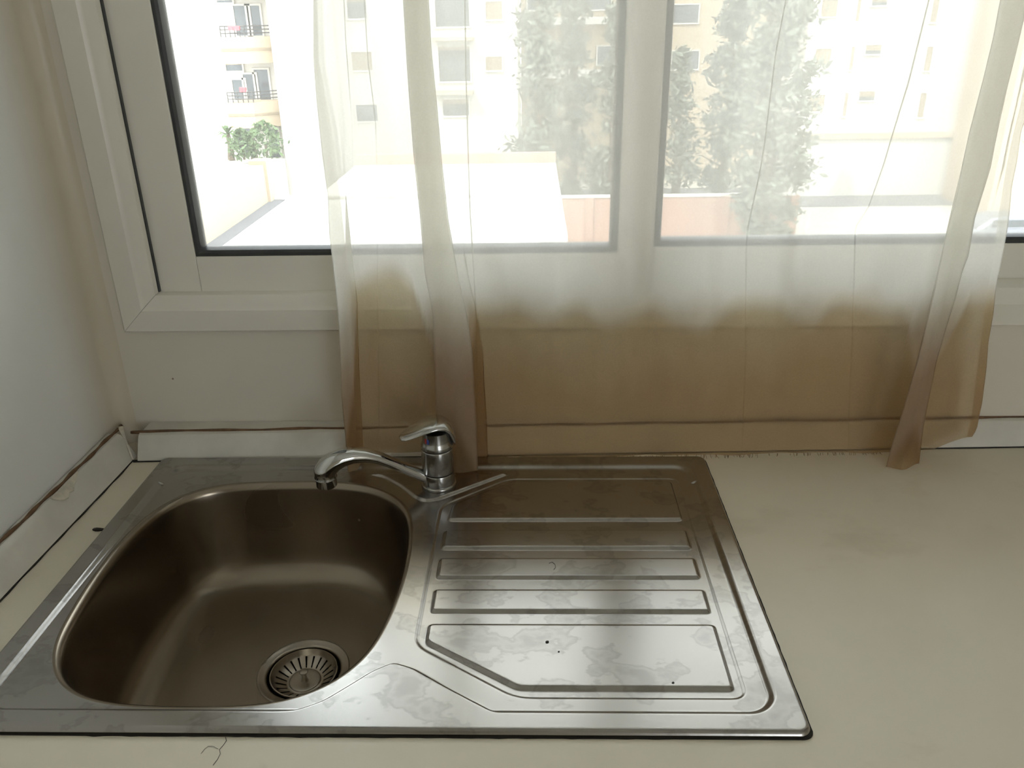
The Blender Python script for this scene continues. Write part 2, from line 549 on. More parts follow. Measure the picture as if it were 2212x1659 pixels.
for y in np.linspace(-.62, .0, 50):
    xb = -.0445 - .006 * min(1, max(0, (-.05 - y) / .25))
    R.append([(xb + .0013 + .0006 * math.sin(y * 120), y, .0004), (xb + .001, y, .0018), (xb - .003, y, .0022), (xb - .004, y, .0004)])
gp.rings(R, True, True, True).build('grime_line', M['gap'], trim2)
# torn tape flap in the corner between both trims, and a peeled patch on the left trim
fl = MB()
path = [(-.0680, .0280, .0400), (-.0635, .0215, .0385), (-.0570, .0130, .0300), (-.0500, .0050, .0170), (-.0455, -.0005, .0080), (-.0430, -.0040, .0025)]
wd = [.0034, .0030, .0015, .0012, .0011, .0013]
R = [[(x - w_, y - w_ * .4, z + .0022), (x + w_, y + w_ * .4, z + .0022), (x + w_, y + w_ * .4, z + .0008), (x - w_, y - w_ * .4, z + .0008)] for (x, y, z), w_ in zip(path, wd)]
fl.rings(R, True, True, True).build('torn_tape', M['paper'], trim2, label='torn sealing tape sticking up in the corner')
fl = MB()
R = []
for i, y in enumerate(np.linspace(-.165, -.100, 9)):
    a = [.2, .8, 1, .75, .9, .6, .5, .3, .08][i]
    R.append([(-.0665, y, .0406), (-.0665 + .012 * a, y, .0395 - .009 * a), (-.0665 + .012 * a - .001, y, .0375 - .009 * a), (-.0685, y, .0380)])
fl.rings(R, True, True, True).build('peeled_patch', M['paper'], trim2, label='peeled pale patch on the trim')


# ------------------------------------------------------------------ kitchen sink (pressed steel)
def roundpoly(P, r, n=6):
    P = [np.array(p, float) for p in P]; out = []
    for i, p in enumerate(P):
        a, b = P[i - 1], P[(i + 1) % len(P)]
        da, db = np.linalg.norm(a - p), np.linalg.norm(b - p)
        rr = min(r, .45 * da, .45 * db)
        s, e = p + (a - p) / da * rr, p + (b - p) / db * rr
        for t in np.linspace(0, 1, n):
            out.append((1 - t) ** 2 * s + 2 * t * (1 - t) * p + t * t * e)
    return np.array(out)


def sd_poly(X, Y, P):
    d = np.full(X.shape, 1e9); ins = np.zeros(X.shape, bool)
    n = len(P)
    for i in range(n):
        a, b = P[i], P[(i + 1) % n]
        e = b - a; L2 = e @ e + 1e-15
        wx, wy = X - a[0], Y - a[1]
        t = np.clip((wx * e[0] + wy * e[1]) / L2, 0, 1)
        d = np.minimum(d, (wx - e[0] * t) ** 2 + (wy - e[1] * t) ** 2)
        c = (a[1] > Y) != (b[1] > Y)
        if abs(e[1]) > 1e-12:
            ins ^= c & (X < e[0] * (Y - a[1]) / e[1] + a[0])
    d = np.sqrt(d)
    return np.where(ins, -d, d)


def sd_local(X, Y, P, mg=.012):
    lo, hi = P.min(0) - mg, P.max(0) + mg
    mk_ = (X > lo[0]) & (X < hi[0]) & (Y > lo[1]) & (Y < hi[1])
    d = np.full(X.shape, 1.0)
    d[mk_] = sd_poly(X[mk_], Y[mk_], P)
    return d


def sd_rr(X, Y, x0, x1, ya, yb, r):
    qx = np.abs(X - (x0 + x1) / 2) - (x1 - x0) / 2 + r
    qy = np.abs(Y - (ya + yb) / 2) - (yb - ya) / 2 + r
    return np.minimum(np.maximum(qx, qy), 0) + np.hypot(np.maximum(qx, 0), np.maximum(qy, 0)) - r


def sst(d, w):          # 0 at d >= 0, 1 at d <= -w
    t = np.clip(-d / w, 0, 1)
    return t * t * (3 - 2 * t)


SW, SD = .787, .500
mmp = lambda L: np.array(L, float) / 1000.0
bowl_pts = mmp([(98, -84), (138, -73), (215, -69), (266, -70), (313, -80), (349, -104), (372, -136), (383, -176), (387, -222), (388, -267), (385, -316), (379, -360), (371, -391), (358, -416), (340, -436), (317, -450), (292, -458), (258, -462), (214, -462.5), (170, -461), (132, -456), (104, -446), (81, -428), (64, -403), (53, -374), (46.5, -333), (42, -290), (40, -245), (42, -185), (54, -132), (73, -102)])


def closed_spline(P, n):
    m_ = len(P); out = []
    for i in range(m_):
        p0, p1, p2, p3 = P[i - 1], P[i], P[(i + 1) % m_], P[(i + 2) % m_]
        for t in np.linspace(0, 1, 12, endpoint=False):
            out.append(.5 * ((2 * p1) + (-p0 + p2) * t + (2 * p0 - 5 * p1 + 4 * p2 - p3) * t * t + (-p0 + 3 * p1 - 3 * p2 + p3) * t ** 3))
    Q = np.array(out)
    L = np.concatenate([[0], np.cumsum(np.linalg.norm(np.roll(Q, -1, 0) - Q, axis=1))])
    Qc = np.vstack([Q, Q[:1]])
    s = np.linspace(0, L[-1], n, endpoint=False)
    R_ = np.stack([np.interp(s, L, Qc[:, k]) for k in (0, 1)], 1)
    for _ in range(14):
        R_ = .25 * np.roll(R_, 1, 0) + .5 * R_ + .25 * np.roll(R_, -1, 0)
    return R_


BN = 200
BO = closed_spline(bowl_pts, BN)
tang = np.roll(BO, -1, 0) - np.roll(BO, 1, 0)
tang /= np.linalg.norm(tang, axis=1)[:, None]
nrm = np.stack([tang[:, 1], -tang[:, 0]], 1)
ctr = BO.mean(0)
if ((BO - ctr) * nrm).sum() < 0: nrm = -nrm
LIP = .0085
HOLE = BO + nrm * LIP
Z_RIM, Z_REC = .0062, .0014


def deck_z(X, Y):
    d_out = sd_rr(X, Y, 0, SW, -SD, 0, .012)
    t = np.clip(-d_out / .0045, 0, 1)
    z = Z_RIM * np.sqrt(np.clip(1 - (1 - t) ** 2, 0, 1)) + .0002
    d_r = sd_rr(X, Y, .021, .766, -.4785, -.0225, .030)
    wdt = np.where(Y > -.07, .0135, .0075)
    rec = sst(d_r, wdt)
    fp = roundpoly(mmp([(300, -479), (322, -475), (345, -463), (366, -443), (384, -425), (403, -413), (424, -421), (461, -447), (512, -480), (512, -490), (300, -490)]), .006)
    d_f = sd_local(X, Y, fp)
    rec = rec * (1 - sst(d_f - .002, .0045))
    z = z - (Z_RIM - Z_REC) * rec
    tp = roundpoly(mmp([(300, -43), (498, -41.5), (509, -46), (418, -113), (399, -119), (384, -110), (361, -81), (333, -55)]), .010)
    z = z + .0036 * sst(sd_local(X, Y, tp), .005)
    dr = roundpoly(mmp([(419, -124), (506, -55), (741, -55), (741, -457), (524, -457), (419, -386)]), .016)
    z = z - .0013 * sst(sd_local(X, Y, dr), .0035)
    for P, r in (([(434, -122), (512, -64), (731, -64), (731, -161), (431, -161)], .008),
                 ([(430, -180), (731, -180), (731, -221.5), (430, -221.5)], .006),
                 ([(430, -238), (731, -238), (731, -278), (430, -278)], .006),
                 ([(430, -296), (731, -296), (731, -336), (430, -336)], .006),
                 ([(430, -353), (731, -353), (731, -446), (526, -446), (430, -383)], .007)):
        z = z + .0031 * sst(sd_local(X, Y, roundpoly(mmp(P), r)), .0042)
    return z, d_out


def clip_grid():
    nx, ny = 640, 408
    gx = np.linspace(-.0008, SW + .0008, nx); gy = np.linspace(-SD - .0008, .0008, ny)
    X, Y = np.meshgrid(gx, gy)
    z, d_out = deck_z(X, Y)
    hole = -sd_local(X, Y, HOLE, .03)
    hole = np.where(np.abs(hole) > .99, -1.0, hole)      # far from the bowl: keep
    S = np.maximum(d_out + .0003, hole)                  # keep where S <= 0
    idx = np.arange(nx * ny).reshape(ny, nx)
    V = np.stack([X, Y, z], 2).reshape(-1, 3)
    Sf = S.reshape(-1)
    a, b, c, d = idx[:-1, :-1], idx[:-1, 1:], idx[1:, 1:], idx[1:, :-1]
    Q = np.stack([a, b, c, d], -1).reshape(-1, 4)
    ins = (Sf[Q] <= 0).sum(1)
    faces = Q[ins == 4].tolist()
    extra = []; cache = {}
    for q in Q[(ins > 0) & (ins < 4)]:
        poly = []
        for k in range(4):
            i, j = int(q[k]), int(q[(k + 1) % 4])
            if Sf[i] <= 0: poly.append(i)
            if (Sf[i] <= 0) != (Sf[j] <= 0):
                key = (min(i, j), max(i, j))
                if key not in cache:
                    t = Sf[key[0]] / (Sf[key[0]] - Sf[key[1]])
                    p = V[key[0]] * (1 - t) + V[key[1]] * t
                    cache[key] = len(V) + len(extra); extra.append(p)
                poly.append(cache[key])
        if len(poly) >= 3: faces.append(poly)
    ex = np.array(extra)
    zz, _ = deck_z(ex[:, 0], ex[:, 1]); ex[:, 2] = zz
    V = np.vstack([V, ex])
    used = np.zeros(len(V), bool)
    for f_ in faces:
        for i in f_: used[i] = True
    mp = np.cumsum(used) - 1
    return V[used], [[int(mp[i]) for i in f_] for f_ in faces]


sink = thing('kitchen_sink', (SW / 2, -SD / 2, 0), 'stainless steel inset sink with one bowl and a ribbed draining board', 'sink')
dv, df_ = clip_grid()
deck = mk('drainer_deck', dv, df_, M['steel'], sink, True, label='worn ribbed steel draining board and rim with water marks')
prof = [(LIP + .0002, Z_REC), (.0070, Z_REC - .0002), (.0050, Z_REC - .0010), (.0030, Z_REC - .0026), (.0012, Z_REC - .0052), (0, Z_REC - .0092), (-.0009, -.016), (-.0025, -.035), (-.0050, -.060), (-.0080, -.085),
        (-.0115, -.104), (-.0160, -.118), (-.0225, -.1285), (-.0310, -.1355), (-.0420, -.1395), (-.0540, -.1412)]
DC, DR = np.array([.2585, -.268]), .0555
R = [[(p[0], p[1], z) for p in BO + nrm * o] for o, z in prof]
inner = BO + nrm * prof[-1][0]
ang = np.arctan2(inner[:, 1] - DC[1], inner[:, 0] - DC[0])
circ = DC + DR * np.stack([np.cos(ang), np.sin(ang)], 1)
for t in (.15, .35, .55, .75, .9, 1.0):
    zf = -.1412 - .0042 * t
    R.append([(p[0], p[1], zf) for p in inner * (1 - t) + circ * t])
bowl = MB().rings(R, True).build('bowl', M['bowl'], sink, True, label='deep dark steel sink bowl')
DZ = -.1454
fl = MB().lathe([(.0560, DZ - .0003), (.0553, DZ + .0010), (.0540, DZ + .0013), (.0528, DZ + .0004), (.0470, DZ - .0001), (.0450, DZ - .0010), (.0440, DZ - .0035), (.0437, DZ - .012), (.0425, DZ - .030), (.030, DZ - .034)], (DC[0], DC[1], 0), 72)
flange = fl.build('drain_flange', M['drain'], sink, True, label='round steel drain flange set in the bowl floor')
shade_auto(flange, 50)
MB().lathe([(.0432, DZ - .030), (.001, DZ - .0305)], (DC[0], DC[1], 0), 40, False, True).build('drain_hole', M['dark'], sink)
# dark sealant squeezed out around the rim
sl = MB()
o_ = roundpoly([(-.0012, -.0), (-.0012, -SD - .0016), (SW + .0014, -SD - .0016), (SW + .0014, .0010), (-.0012, .0010)][1:], .012, 10)
i_ = roundpoly([(.004, -SD + .004), (SW - .004, -SD + .004), (SW - .004, -.004), (.004, -.004)], .010, 10)
rw = [0.0007 * math.sin(i * 2.3) for i in range(len(o_))]
# subdivide long straight runs so that the squeeze-out wobbles
def densify(P, step):
    out = []
    for i in range(len(P)):
        a, b = P[i], P[(i + 1) % len(P)]
        k = max(1, int(np.linalg.norm(b - a) / step))
        for t in range(k): out.append(a + (b - a) * t / k)
    return np.array(out)
od = densify(o_, .008)
cc = np.array([SW / 2, -SD / 2])
idn = cc + (od - cc) * np.array([(SW / 2 - .004) / (SW / 2 + .0014), (SD / 2 - .004) / (SD / 2 + .0016)])
wob = RNG.normal(0, .00035, len(od))
dirn = (od - cc); dirn /= np.abs(dirn).max(1)[:, None] + 1e-9
od = od + np.sign(dirn) * (np.abs(dirn) > .95) * (np.abs(wob)[:, None])
sl.rings([[(p[0], p[1], .0002) for p in od], [(p[0], p[1], .0007) for p in od], [(p[0], p[1], .0012) for p in idn]], True)
sl.build('rim_sealant', M['gap'], sink, label='dark grimy sealant under the sink rim')

# strainer basket, lifts out of the drain
bc = (DC[0], DC[1], 0)
sb = thing('strainer_basket', (DC[0], DC[1], DZ - .02), 'slotted steel strainer basket with small stem sitting in the sink drain', 'strainer')
NA = 88      # 22 slots
pr = [(.0412, DZ - .0022), (.0408, DZ - .0008), (.0396, DZ - .0006), (.0384, DZ - .0026), (.0366, DZ - .0058), (.0352, DZ - .0080), (.0225, DZ - .0152), (.0205, DZ - .0158), (.0190, DZ - .0150)]
cup = MB()
V = [(bc[0] + r * math.cos(2 * math.pi * (j + .0) / NA), bc[1] + r * math.sin(2 * math.pi * j / NA), z) for r, z in pr for j in range(NA)]
Fc = []
for i in range(len(pr) - 1):
    for j in range(NA):
        if i == 5 and j % 4 == 0: continue
        k = (j + 1) % NA
        Fc.append((i * NA + j, i * NA + k, (i + 1) * NA + k, (i + 1) * NA + j))
cup.add(V, Fc)
shade_auto(cup.build('cup', M['drain'], sb, True), 60)
pl = MB().lathe([(.0192, DZ - .0156), (.0190, DZ - .0138), (.0175, DZ - .0132), (.010, DZ - .0142), (.0045, DZ - .0148), (.0010, DZ - .0148)], bc, 48, False, True)
pl.build('centre_plate', M['drain'], sb, True)
st = MB().lathe([(.0048, DZ - .0148), (.0040, DZ - .0135), (.0034, DZ - .0100), (.0034, DZ - .0040), (.0042, DZ - .0026), (.0052, DZ - .0014), (.0054, DZ - .0004), (.0046, DZ + .0004), (.0010, DZ + .0007)], bc, 24, False, True)
st.build('stem', M['drain'], sb, True, label='small mushroom-shaped stem')

# ------------------------------------------------------------------ mixer tap
TX, TY = .4135, -.0765
ZT = Z_REC + .0036
tap = thing('mixer_tap', (TX, TY, ZT), 'chrome single-lever mixer tap with curved spout behind the sink bowl', 'tap')
c0 = (TX, TY, 0)
br = MB().lathe([(.0232, ZT), (.0240, ZT + .0010), (.0240, ZT + .0034), (.0230, ZT + .0048), (.0214, ZT + .0052)], c0, 48)
shade_auto(br.build('base_ring', M['chrome_dull'], tap, True), 50)
lo = MB().lathe([(.0213, ZT + .004), (.0216, ZT + .006), (.0216, ZT + .0205), (.0211, ZT + .0214)], c0, 48)
shade_auto(lo.build('swivel_collar', M['chrome_dull'], tap, True), 50)
gr = MB().lathe([(.0204, ZT + .021), (.0204, ZT + .0236)], c0, 48)
gr.build('groove', M['gap'], tap, True)
bd = MB().lathe([(.0209, ZT + .0230), (.0216, ZT + .0238), (.0216, ZT + .0562), (.0212, ZT + .0572), (.0200, ZT + .0576)], c0, 48)
shade_auto(bd.build('body', M['chrome_dull'], tap, True), 50)
MB().lathe([(.0200, ZT + .0570), (.0200, ZT + .0592)], c0, 48).build('groove', M['gap'], tap, True)
cp = MB().lathe([(.0198, ZT + .0585), (.0212, ZT + .0592), (.0213, ZT + .0635), (.0203, ZT + .0655), (.0190, ZT + .0700), (.0186, ZT + .0830), (.010, ZT + .0860), (.001, ZT + .0865)], c0, 48)
capo = cp.build('cartridge_cap', M['chrome_dull'], tap, True)
shade_auto(capo, 50)
# red and blue dot, on the camera-left front of the cap
for da, mt in ((0, 'red'), (.22, 'blue')):
    a0 = math.radians(228) + da
    pts = [(TX + .0192 * math.cos(a0 + u), TY + .0192 * math.sin(a0 + u), ZT + .0735 + h) for h in (-.0035, .0035) for u in (-.09, .09)]
    MB().add(pts, [(0, 1, 3, 2)]).build('temperature_mark', M[mt], capo)
# lever: a domed shell tapering to a blunt tip; turned a little to the front
LA = math.radians(206)
ld = np.array([math.cos(LA), math.sin(LA)]); lp = np.array([-ld[1], ld[0]])
# (distance along lever, top z, bottom z, half width)
sec = [(-.0228, .066, .060, .004), (-.0225, .078, .058, .011), (-.0210, .0885, .0605, .0155), (-.0175, .0955, .068, .019), (-.0120, .0995, .080, .0215), (-.0050, .1010, .0875, .0225), (.0040, .1005, .0900, .0222),
       (.0130, .0985, .0897, .0210), (.0220, .0955, .0878, .0190), (.0310, .0920, .0853, .0167), (.0390, .0888, .0830, .0143), (.0455, .0860, .0812, .0112), (.0495, .0838, .0808, .0060)]
R = []
for s_, zt, zb, hw in sec:
    rg = []
    for a in np.linspace(0, 2 * math.pi, 28, endpoint=False):
        u = math.copysign(abs(math.cos(a)) ** .8, math.cos(a)); v = math.sin(a)
        zc, hh = (zt + zb) / 2, (zt - zb) / 2
        arch = -(.35 * (zt - zb) + .001) * u * u if v >= 0 else -(.45 * (zt - zb) + .001) * u * u
        rg.append((TX + ld[0] * s_ + lp[0] * u * hw, TY + ld[1] * s_ + lp[1] * u * hw, ZT + zc + v * hh + arch * .35))
    R.append(rg)
MB().rings(R, True, True, True).build('lever', M['chrome'], tap, True, label='domed chrome lever handle')
# spout in a vertical plane swung a little towards the viewer
SA = math.radians(200)
sdv = np.array([math.cos(SA), math.sin(SA)])


def spout_pt(cx, cy):
    px, py = 600 + cx / 3.95, 850 + cy / 3.95
    d = ray(px, py)
    n_ = np.array([-sdv[1], sdv[0], 0])
    t = ((np.array([TX, TY, 0]) - CAM) @ n_) / (d @ n_)
    return CAM + d * t


cen = [(1380, 752), (1290, 722), (1180, 676), (1060, 627), (940, 578), (840, 541), (740, 524), (640, 524), (550, 545), (480, 580), (430, 622), (404, 660), (400, 690)]
hth = [.0088, .0082, .0075, .0071, .0073, .0082, .0094, .0106, .0118, .0130, .0140, .0147, .0147]   # half height
hwd = [.0100, .0096, .0094, .0096, .0104, .0114, .0124, .0132, .0138, .0143, .0146, .0147, .0147]   # half width
C3 = [spout_pt(*c) for c in cen]
C3[-1] = np.array([C3[-2][0], C3[-2][1], C3[-2][2] - .009])
C3[-2] = C3[-2] * .7 + np.array([C3[-1][0], C3[-1][1], C3[-2][2]]) * .3
R = []
npv = np.array([-sdv[1], sdv[0], 0])
for i, p in enumerate(C3):
    t = C3[min(i + 1, len(C3) - 1)] - C3[max(i - 1, 0)]; t /= np.linalg.norm(t)
    if i == len(C3) - 1: t = np.array([0, 0, -1.0])
    u = np.cross(t, npv); u /= np.linalg.norm(u)
    R.append([p + hwd[i] * math.cos(a) * npv + hth[i] * math.sin(a) * u for a in np.linspace(0, 2 * math.pi, 32, endpoint=False)])
spout = MB().rings(R, True, True, True).build('spout', M['chrome'], tap, True, label='curved chrome swivel spout')
e = C3[-1]
ar = MB().lathe([(.0140, .0006), (.0148, 0), (.0141, -.0012), (.0133, -.0016), (.0133, -.0118), (.0126, -.0126), (.0110, -.0126), (.0105, -.006), (.001, -.006)], (e[0], e[1], e[2]), 32)
shade_auto(ar.build('aerator', M['chrome'], spout, True), 40)

# ------------------------------------------------------------------ sheer curtain
ZTOP = 1.50


def ymain(x, z):
    return y0(x) - .0075 - .022 * min(1, max(0, z)) * 1.0 + .006 * min(1, z / .06)


class Line:
    """a vertical line of the cloth: picture points, and how far it stands out into the room at foot and at z = 0.35"""
    def __init__(s, pts, out0, out1, zb=.0025, dry=0.0):
        s.zb = zb; s.dry = dry
        xs, zs = [], []
        for px, py in pts:
            x, z = .5, .3
            for _ in range(6):
                o = out1 + (out0 - out1) * max(0, min(1, 1 - z / .35)) ** 1.3
                P = ony(px, py, ymain(x, z) - o)
                x, z = P[0], P[2]
            xs.append(x); zs.append(z)
        o_ = np.argsort(zs)
        s.z = np.array(zs)[o_]; s.x = np.array(xs)[o_]
        k = -3 if len(pts) > 3 else 0
        s.sl = (s.x[-1] - s.x[k]) / (s.z[-1] - s.z[k])
        s.o0, s.o1 = out0, out1

    def at(s, z):
        x = np.interp(z, s.z, s.x)
        if z > s.z[-1]: x = s.x[-1] + s.sl * (z - s.z[-1]) * .8
        return x, s.o1 + (s.o0 - s.o1) * max(0, min(1, 1 - z / .35)) ** 1.3


hl_in = [(687, 0), (691, 134), (718, 282), (736, 434), (747, 542), (759, 655), (760, 700), (764, 800), (770, 927), (774, 1015)]
hl_ed = [(680, 0), (681, 130), (688, 217), (700, 330), (712, 420), (715, 500), (722, 556), (731, 640), (736, 700), (741, 850), (746, 920), (753, 1024)]
pA = [(876, 0), (883, 127), (889, 217), (897, 325), (910, 452), (920, 579), (934, 655), (937, 677), (940, 761), (943, 866), (945, 930), (946, 1012)]
pB = [(929, 0), (935, 108), (946, 217), (957, 343), (971, 470), (992, 590), (1012, 680), (1023, 760), (1026, 830), (1030, 900), (1033, 1016)]
qA = [(2154, 0), (2139, 84), (2118, 169), (2094, 256), (2076, 319), (2061, 407), (2046, 452), (2018, 568), (2007, 619), (1987, 698), (1964, 792), (1940, 890), (1920, 960), (1908, 1013)]
qB = [(2222, 0), (2212, 33), (2196, 99), (2172, 193), (2151, 286), (2136, 361), (2112, 440), (2103, 470), (2089, 549), (2075, 588), (2062, 643), (2042, 709), (2022, 776), (2007, 850), (1991, 941), (1984, 1005)]
hr_in = [(2252, 0), (2212, 151), (2196, 229), (2181, 289), (2166, 361), (2148, 467), (2140, 537), (2124, 631), (2116, 694), (2105, 792), (2095, 901), (2085, 945)]
hr_ed = [(2280, 0), (2246, 120), (2212, 235), (2196, 283), (2187, 346), (2176, 400), (2168, 482), (2152, 572), (2144, 608), (2138, 674), (2128, 737), (2126, 792), (2118, 870), (2108, 925), (2094, 948)]


def lerpl(a, b, t):     # picture polyline between two others, resampled on y
    ys_ = np.linspace(0, 1015, 12)
    ya, xa = zip(*[(p[1], p[0]) for p in a]); yb_, xb = zip(*[(p[1], p[0]) for p in b])
    return [((1 - t) * np.interp(y, ya, xa) + t * np.interp(y, yb_, xb), y) for y in ys_]


def off(a, dx): return [(x + dx, y) for x, y in a]


def pinch(pts, w_, out):      # a narrow three-layer crease that dies out at its lower end
    y1 = pts[-1][1]
    P = []
    full = list(pts) + [(pts[-1][0] + .06 * (pts[-1][0] - pts[0][0]), 1015)]
    def wv(y): return w_ * max(0.0, min(1.0, (y1 - y) / 90.0))
    dense = []
    for y in np.linspace(0, 1015, 24):
        x = np.interp(y, [p[1] for p in full], [p[0] for p in full]); dense.append((x, y))
    a = [(x - wv(y) - .4, y) for x, y in dense]; b = [(x + wv(y) + .4, y) for x, y in dense]
    c_ = [(x - wv(y) * .6 + .8, y) for x, y in dense]
    return [(off(a, -14), 0, 0), (b, 0, -.0004), (c_, 0, out * .35), (off(b, 14), 0, 0)]


K = []     # ordered lines along the cloth: (pts, out at foot, out at z>.35, foot height)
def addl(pts, o0, o1, zb=.0025, dry=0.0): K.append(Line(pts, o0, o1, zb, dry))


addl(off(hl_in, 2), .036, .010, .0085, dry=.7)
addl(hl_ed, .045, .016, .0085, dry=1)
addl(hl_in, .040, .014, .0090, dry=.7)
addl(off(hl_in, 14), .004, .004, .010)
for t_ in pinch([(745, 0), (749, 90), (757, 200), (762, 260)], 1.6, .003) + pinch([(790, 0), (797, 130), (813, 250), (816, 330)], 1.6, .003):
    addl(t_[0], t_[1], t_[2], .012)
addl(off(pA, -30), .000, .002, .016)
addl(lerpl(pA, pB, .94), .000, .000, .014, dry=1)
addl(pA, .030, .016, .0075, dry=1)
addl(lerpl(pA, pB, .5), .048, .021, .0075, dry=1)
addl(pB, .043, .018, .0075, dry=1)
addl(lerpl(pA, pB, .06), .004, .002, .0085, dry=1)
addl(off(pB, 22), .000, .000, .0035)
for t_ in pinch([(995, 0), (998, 180), (1002, 325), (1006, 452), (1013, 560), (1020, 690)], 2.0, .004):
    addl(off(t_[0], 10), t_[1], t_[2], .003)
for x_ in (1120, 1230, 1340, 1440, 1530):
    addl([(x_ + 30 * (x_ - 1000) / 800, 0), (x_ + 10, 500), (x_, 970)], 0, 0)
for t_ in pinch([(1690, 0), (1668, 110), (1640, 330), (1604, 500)], 1.8, .003):
    addl(t_[0], t_[1], t_[2])
addl([(1790, 0), (1740, 500), (1705, 970)], 0, 0)
for t_ in pinch([(1992, 0), (1950, 180), (1900, 350), (1862, 450), (1838, 478)], 2.2, .004):
    addl(t_[0], t_[1], t_[2])
addl(off(qA, -40), 0, .002)
addl(lerpl(qA, qB, .94), .002, .002, dry=1)
addl(qA, .040, .016, .0020, dry=1)
addl(lerpl(qA, qB, .5), .050, .022, .0016, dry=1)
addl(qB, .036, .018, .0020, dry=1)
addl(lerpl(qA, qB, .06), .004, .004, dry=1)
addl(off(qB, 26), .002, .002, .006)
addl(off(hr_in, -8), .002, .003, .022)
addl(hr_in, .003, .003, .024)
addl(hr_ed, .005, .006, .026)
addl(off(hr_in, 1), .0085, .009, .028)

SUB = []
for a, b_ in zip(K[:-1], K[1:]):
    w_ = abs(a.at(.2)[0] - b_.at(.2)[0])
    SUB.append(16 if w_ > .04 else 8 if w_ > .012 else 5)
tide = [ony(px, py, -.008) for px, py in TIDE]
tx = np.linspace(.2, 1.35, 400)
tz = np.interp(tx, [p[0] for p in tide], [p[2] for p in tide])
ker = np.exp(-.5 * (np.arange(-12, 13) / 3.6) ** 2); ker /= ker.sum()
tz = np.convolve(np.pad(tz, 12, mode='edge'), ker, mode='valid') + .004
sj = np.concatenate([np.linspace(0, .42, 80), np.linspace(.42, 1, 28)[1:]])
rows, cv, soak = [], [], []
for s_ in sj:
    key = []
    for L_ in K:
        z = L_.zb + (ZTOP - L_.zb) * s_
        x, o = L_.at(z)
        key.append((x, o, z, L_.dry))
    row = []
    for i in range(len(key) - 1):
        a, b_ = np.array(key[i]), np.array(key[i + 1])
        for k in range(SUB[i]):
            t = k / SUB[i]
            q = a + (b_ - a) * t
            q[1] = a[1] + (b_[1] - a[1]) * t * t * (3 - 2 * t)
            row.append(q)
    row.append(np.array(key[-1]))
    rows.append(row)
    for x, o, z, dry in row:
        # gentle hanging waves, pulled flat near the trim
        wv = .0075 * math.sin(x * 31 + 1.2 + z * 1.3) + .0045 * math.sin(x * 67 + 2.0 - z * 2.1) + .002 * math.sin(x * 131 + z * 5)
        wv = (wv + .012) * (.25 + .75 * min(1, z / .16))
        cv.append((x, ymain(x, z) - o - wv, z))
        h = float(np.interp(x, tx, tz))
        h = h * (1 - dry) + dry * (.045 + .03 * math.sin(x * 90))
        t = min(1, max(0, (h - z + .006) / .042))
        soak.append(t * t * (3 - 2 * t))
nC = len(rows[0])
cf = [(i * nC + j, i * nC + j + 1, (i + 1) * nC + j + 1, (i + 1) * nC + j) for i in range(len(rows) - 1) for j in range(nC - 1)]
curtain = thing('curtain', (.75, 0, 0), 'sheer cream voile curtain with brown stained frayed hem in front of the window', 'curtain')
fab = mk('fabric', cv, cf, M['voile'], curtain, True)
at_ = fab.data.attributes.new('soaked', 'FLOAT', 'POINT')
at_.data.foreach_set('value', soak)
fg = MB()
for i in range(170):
    px = random.uniform(1060, 1900)
    if random.random() < .25 and px < 1300: continue
    p = onz(px, 972, .003)
    x = p[0]; y = ymain(x, 0) - .004
    ln = random.uniform(.002, .008) * (1.0 if px < 1640 else .6)
    a = random.uniform(-.5, .5)
    fg.tube([(x, y, .0032), (x + a * ln * .5, y - ln * .6, .0016), (x + a * ln, y - ln, .0008)], .00028, 4)
fg.build('frayed_fringe', M['thread'], curtain, kind='stuff', label='frayed brown threads along the hem')

# ------------------------------------------------------------------ small things lying about
p = onz(212, 1146, 0)
dbr = MB()
R = []
for t, w_, h in ((-1, .0018, .0022), (-.4, .0026, .0030), (.3, .0026, .0026), (1, .0022, .0012)):
    cx, cy = p[0] + t * .0066, p[1] + .0012 * t * t
    R.append([(cx, cy - w_, .0002), (cx, cy + w_, .0002), (cx + .0004, cy + w_ * .8, h), (cx - .0004, cy - w_ * .8, h)])
dbr.rings(R, True, True, True).build('rubber_scrap', M['hair'], label='small black rubber scrap on the worktop beside the left sink rim', cat='scrap')
hp = [onz(x, y, .0004) for x, y in [(487, 1592), (489, 1600), (482, 1610), (474, 1619), (476, 1628), (470, 1640), (460, 1653)]]
MB().tube(hp, .00026, 5).build('hair_strand', M['hair'], label='dark hair strand on the worktop in front of the sink bowl', cat='hair')
hp = [onz(x, y, .0004) for x, y in [(471, 1618), (462, 1613), (450, 1612), (442, 1618), (434, 1628)]]
MB().tube(hp, .00018, 5).build('hair_strand', M['hair'], label='faint short hair curling left of the longer hair strand on the worktop', cat='hair')
zr = .0037
hp = [onz(x, y, zr) for x, y in [(1186, 1216), (1193, 1214), (1199, 1219), (1200, 1226), (1196, 1230)]]
MB().tube(hp, .0002, 5).build('hair_strand', M['hair'], label='tiny curled hair on the third rib of the draining board', cat='hair')
for (px, py, z, r, lab) in ((1182, 1387, .0034, .0016, 'black crumb near the middle of the front draining board panel'), (1207, 1408, .0034, .0009, 'tiny dark crumb just right of the larger black crumb on the draining board'),
                            (1454, 1475, .0034, .0011, 'dark crumb at the front edge of the draining board panel')):
    c_ = onz(px, py, z)
    q = MB()
    R = []
    for k, (f_, h) in enumerate(((.7, 0), (1, .5), (.6, 1))):
        R.append([(c_[0] + r * f_ * (1.25 + .3 * math.sin(j * 2.1)) * math.cos(j * 1.047), c_[1] + r * f_ * math.sin(j * 1.047), z + h * r * .8) for j in range(6)])
    q.rings(R, True, True, True).build('crumb', M['hair'], label=lab, cat='crumb')

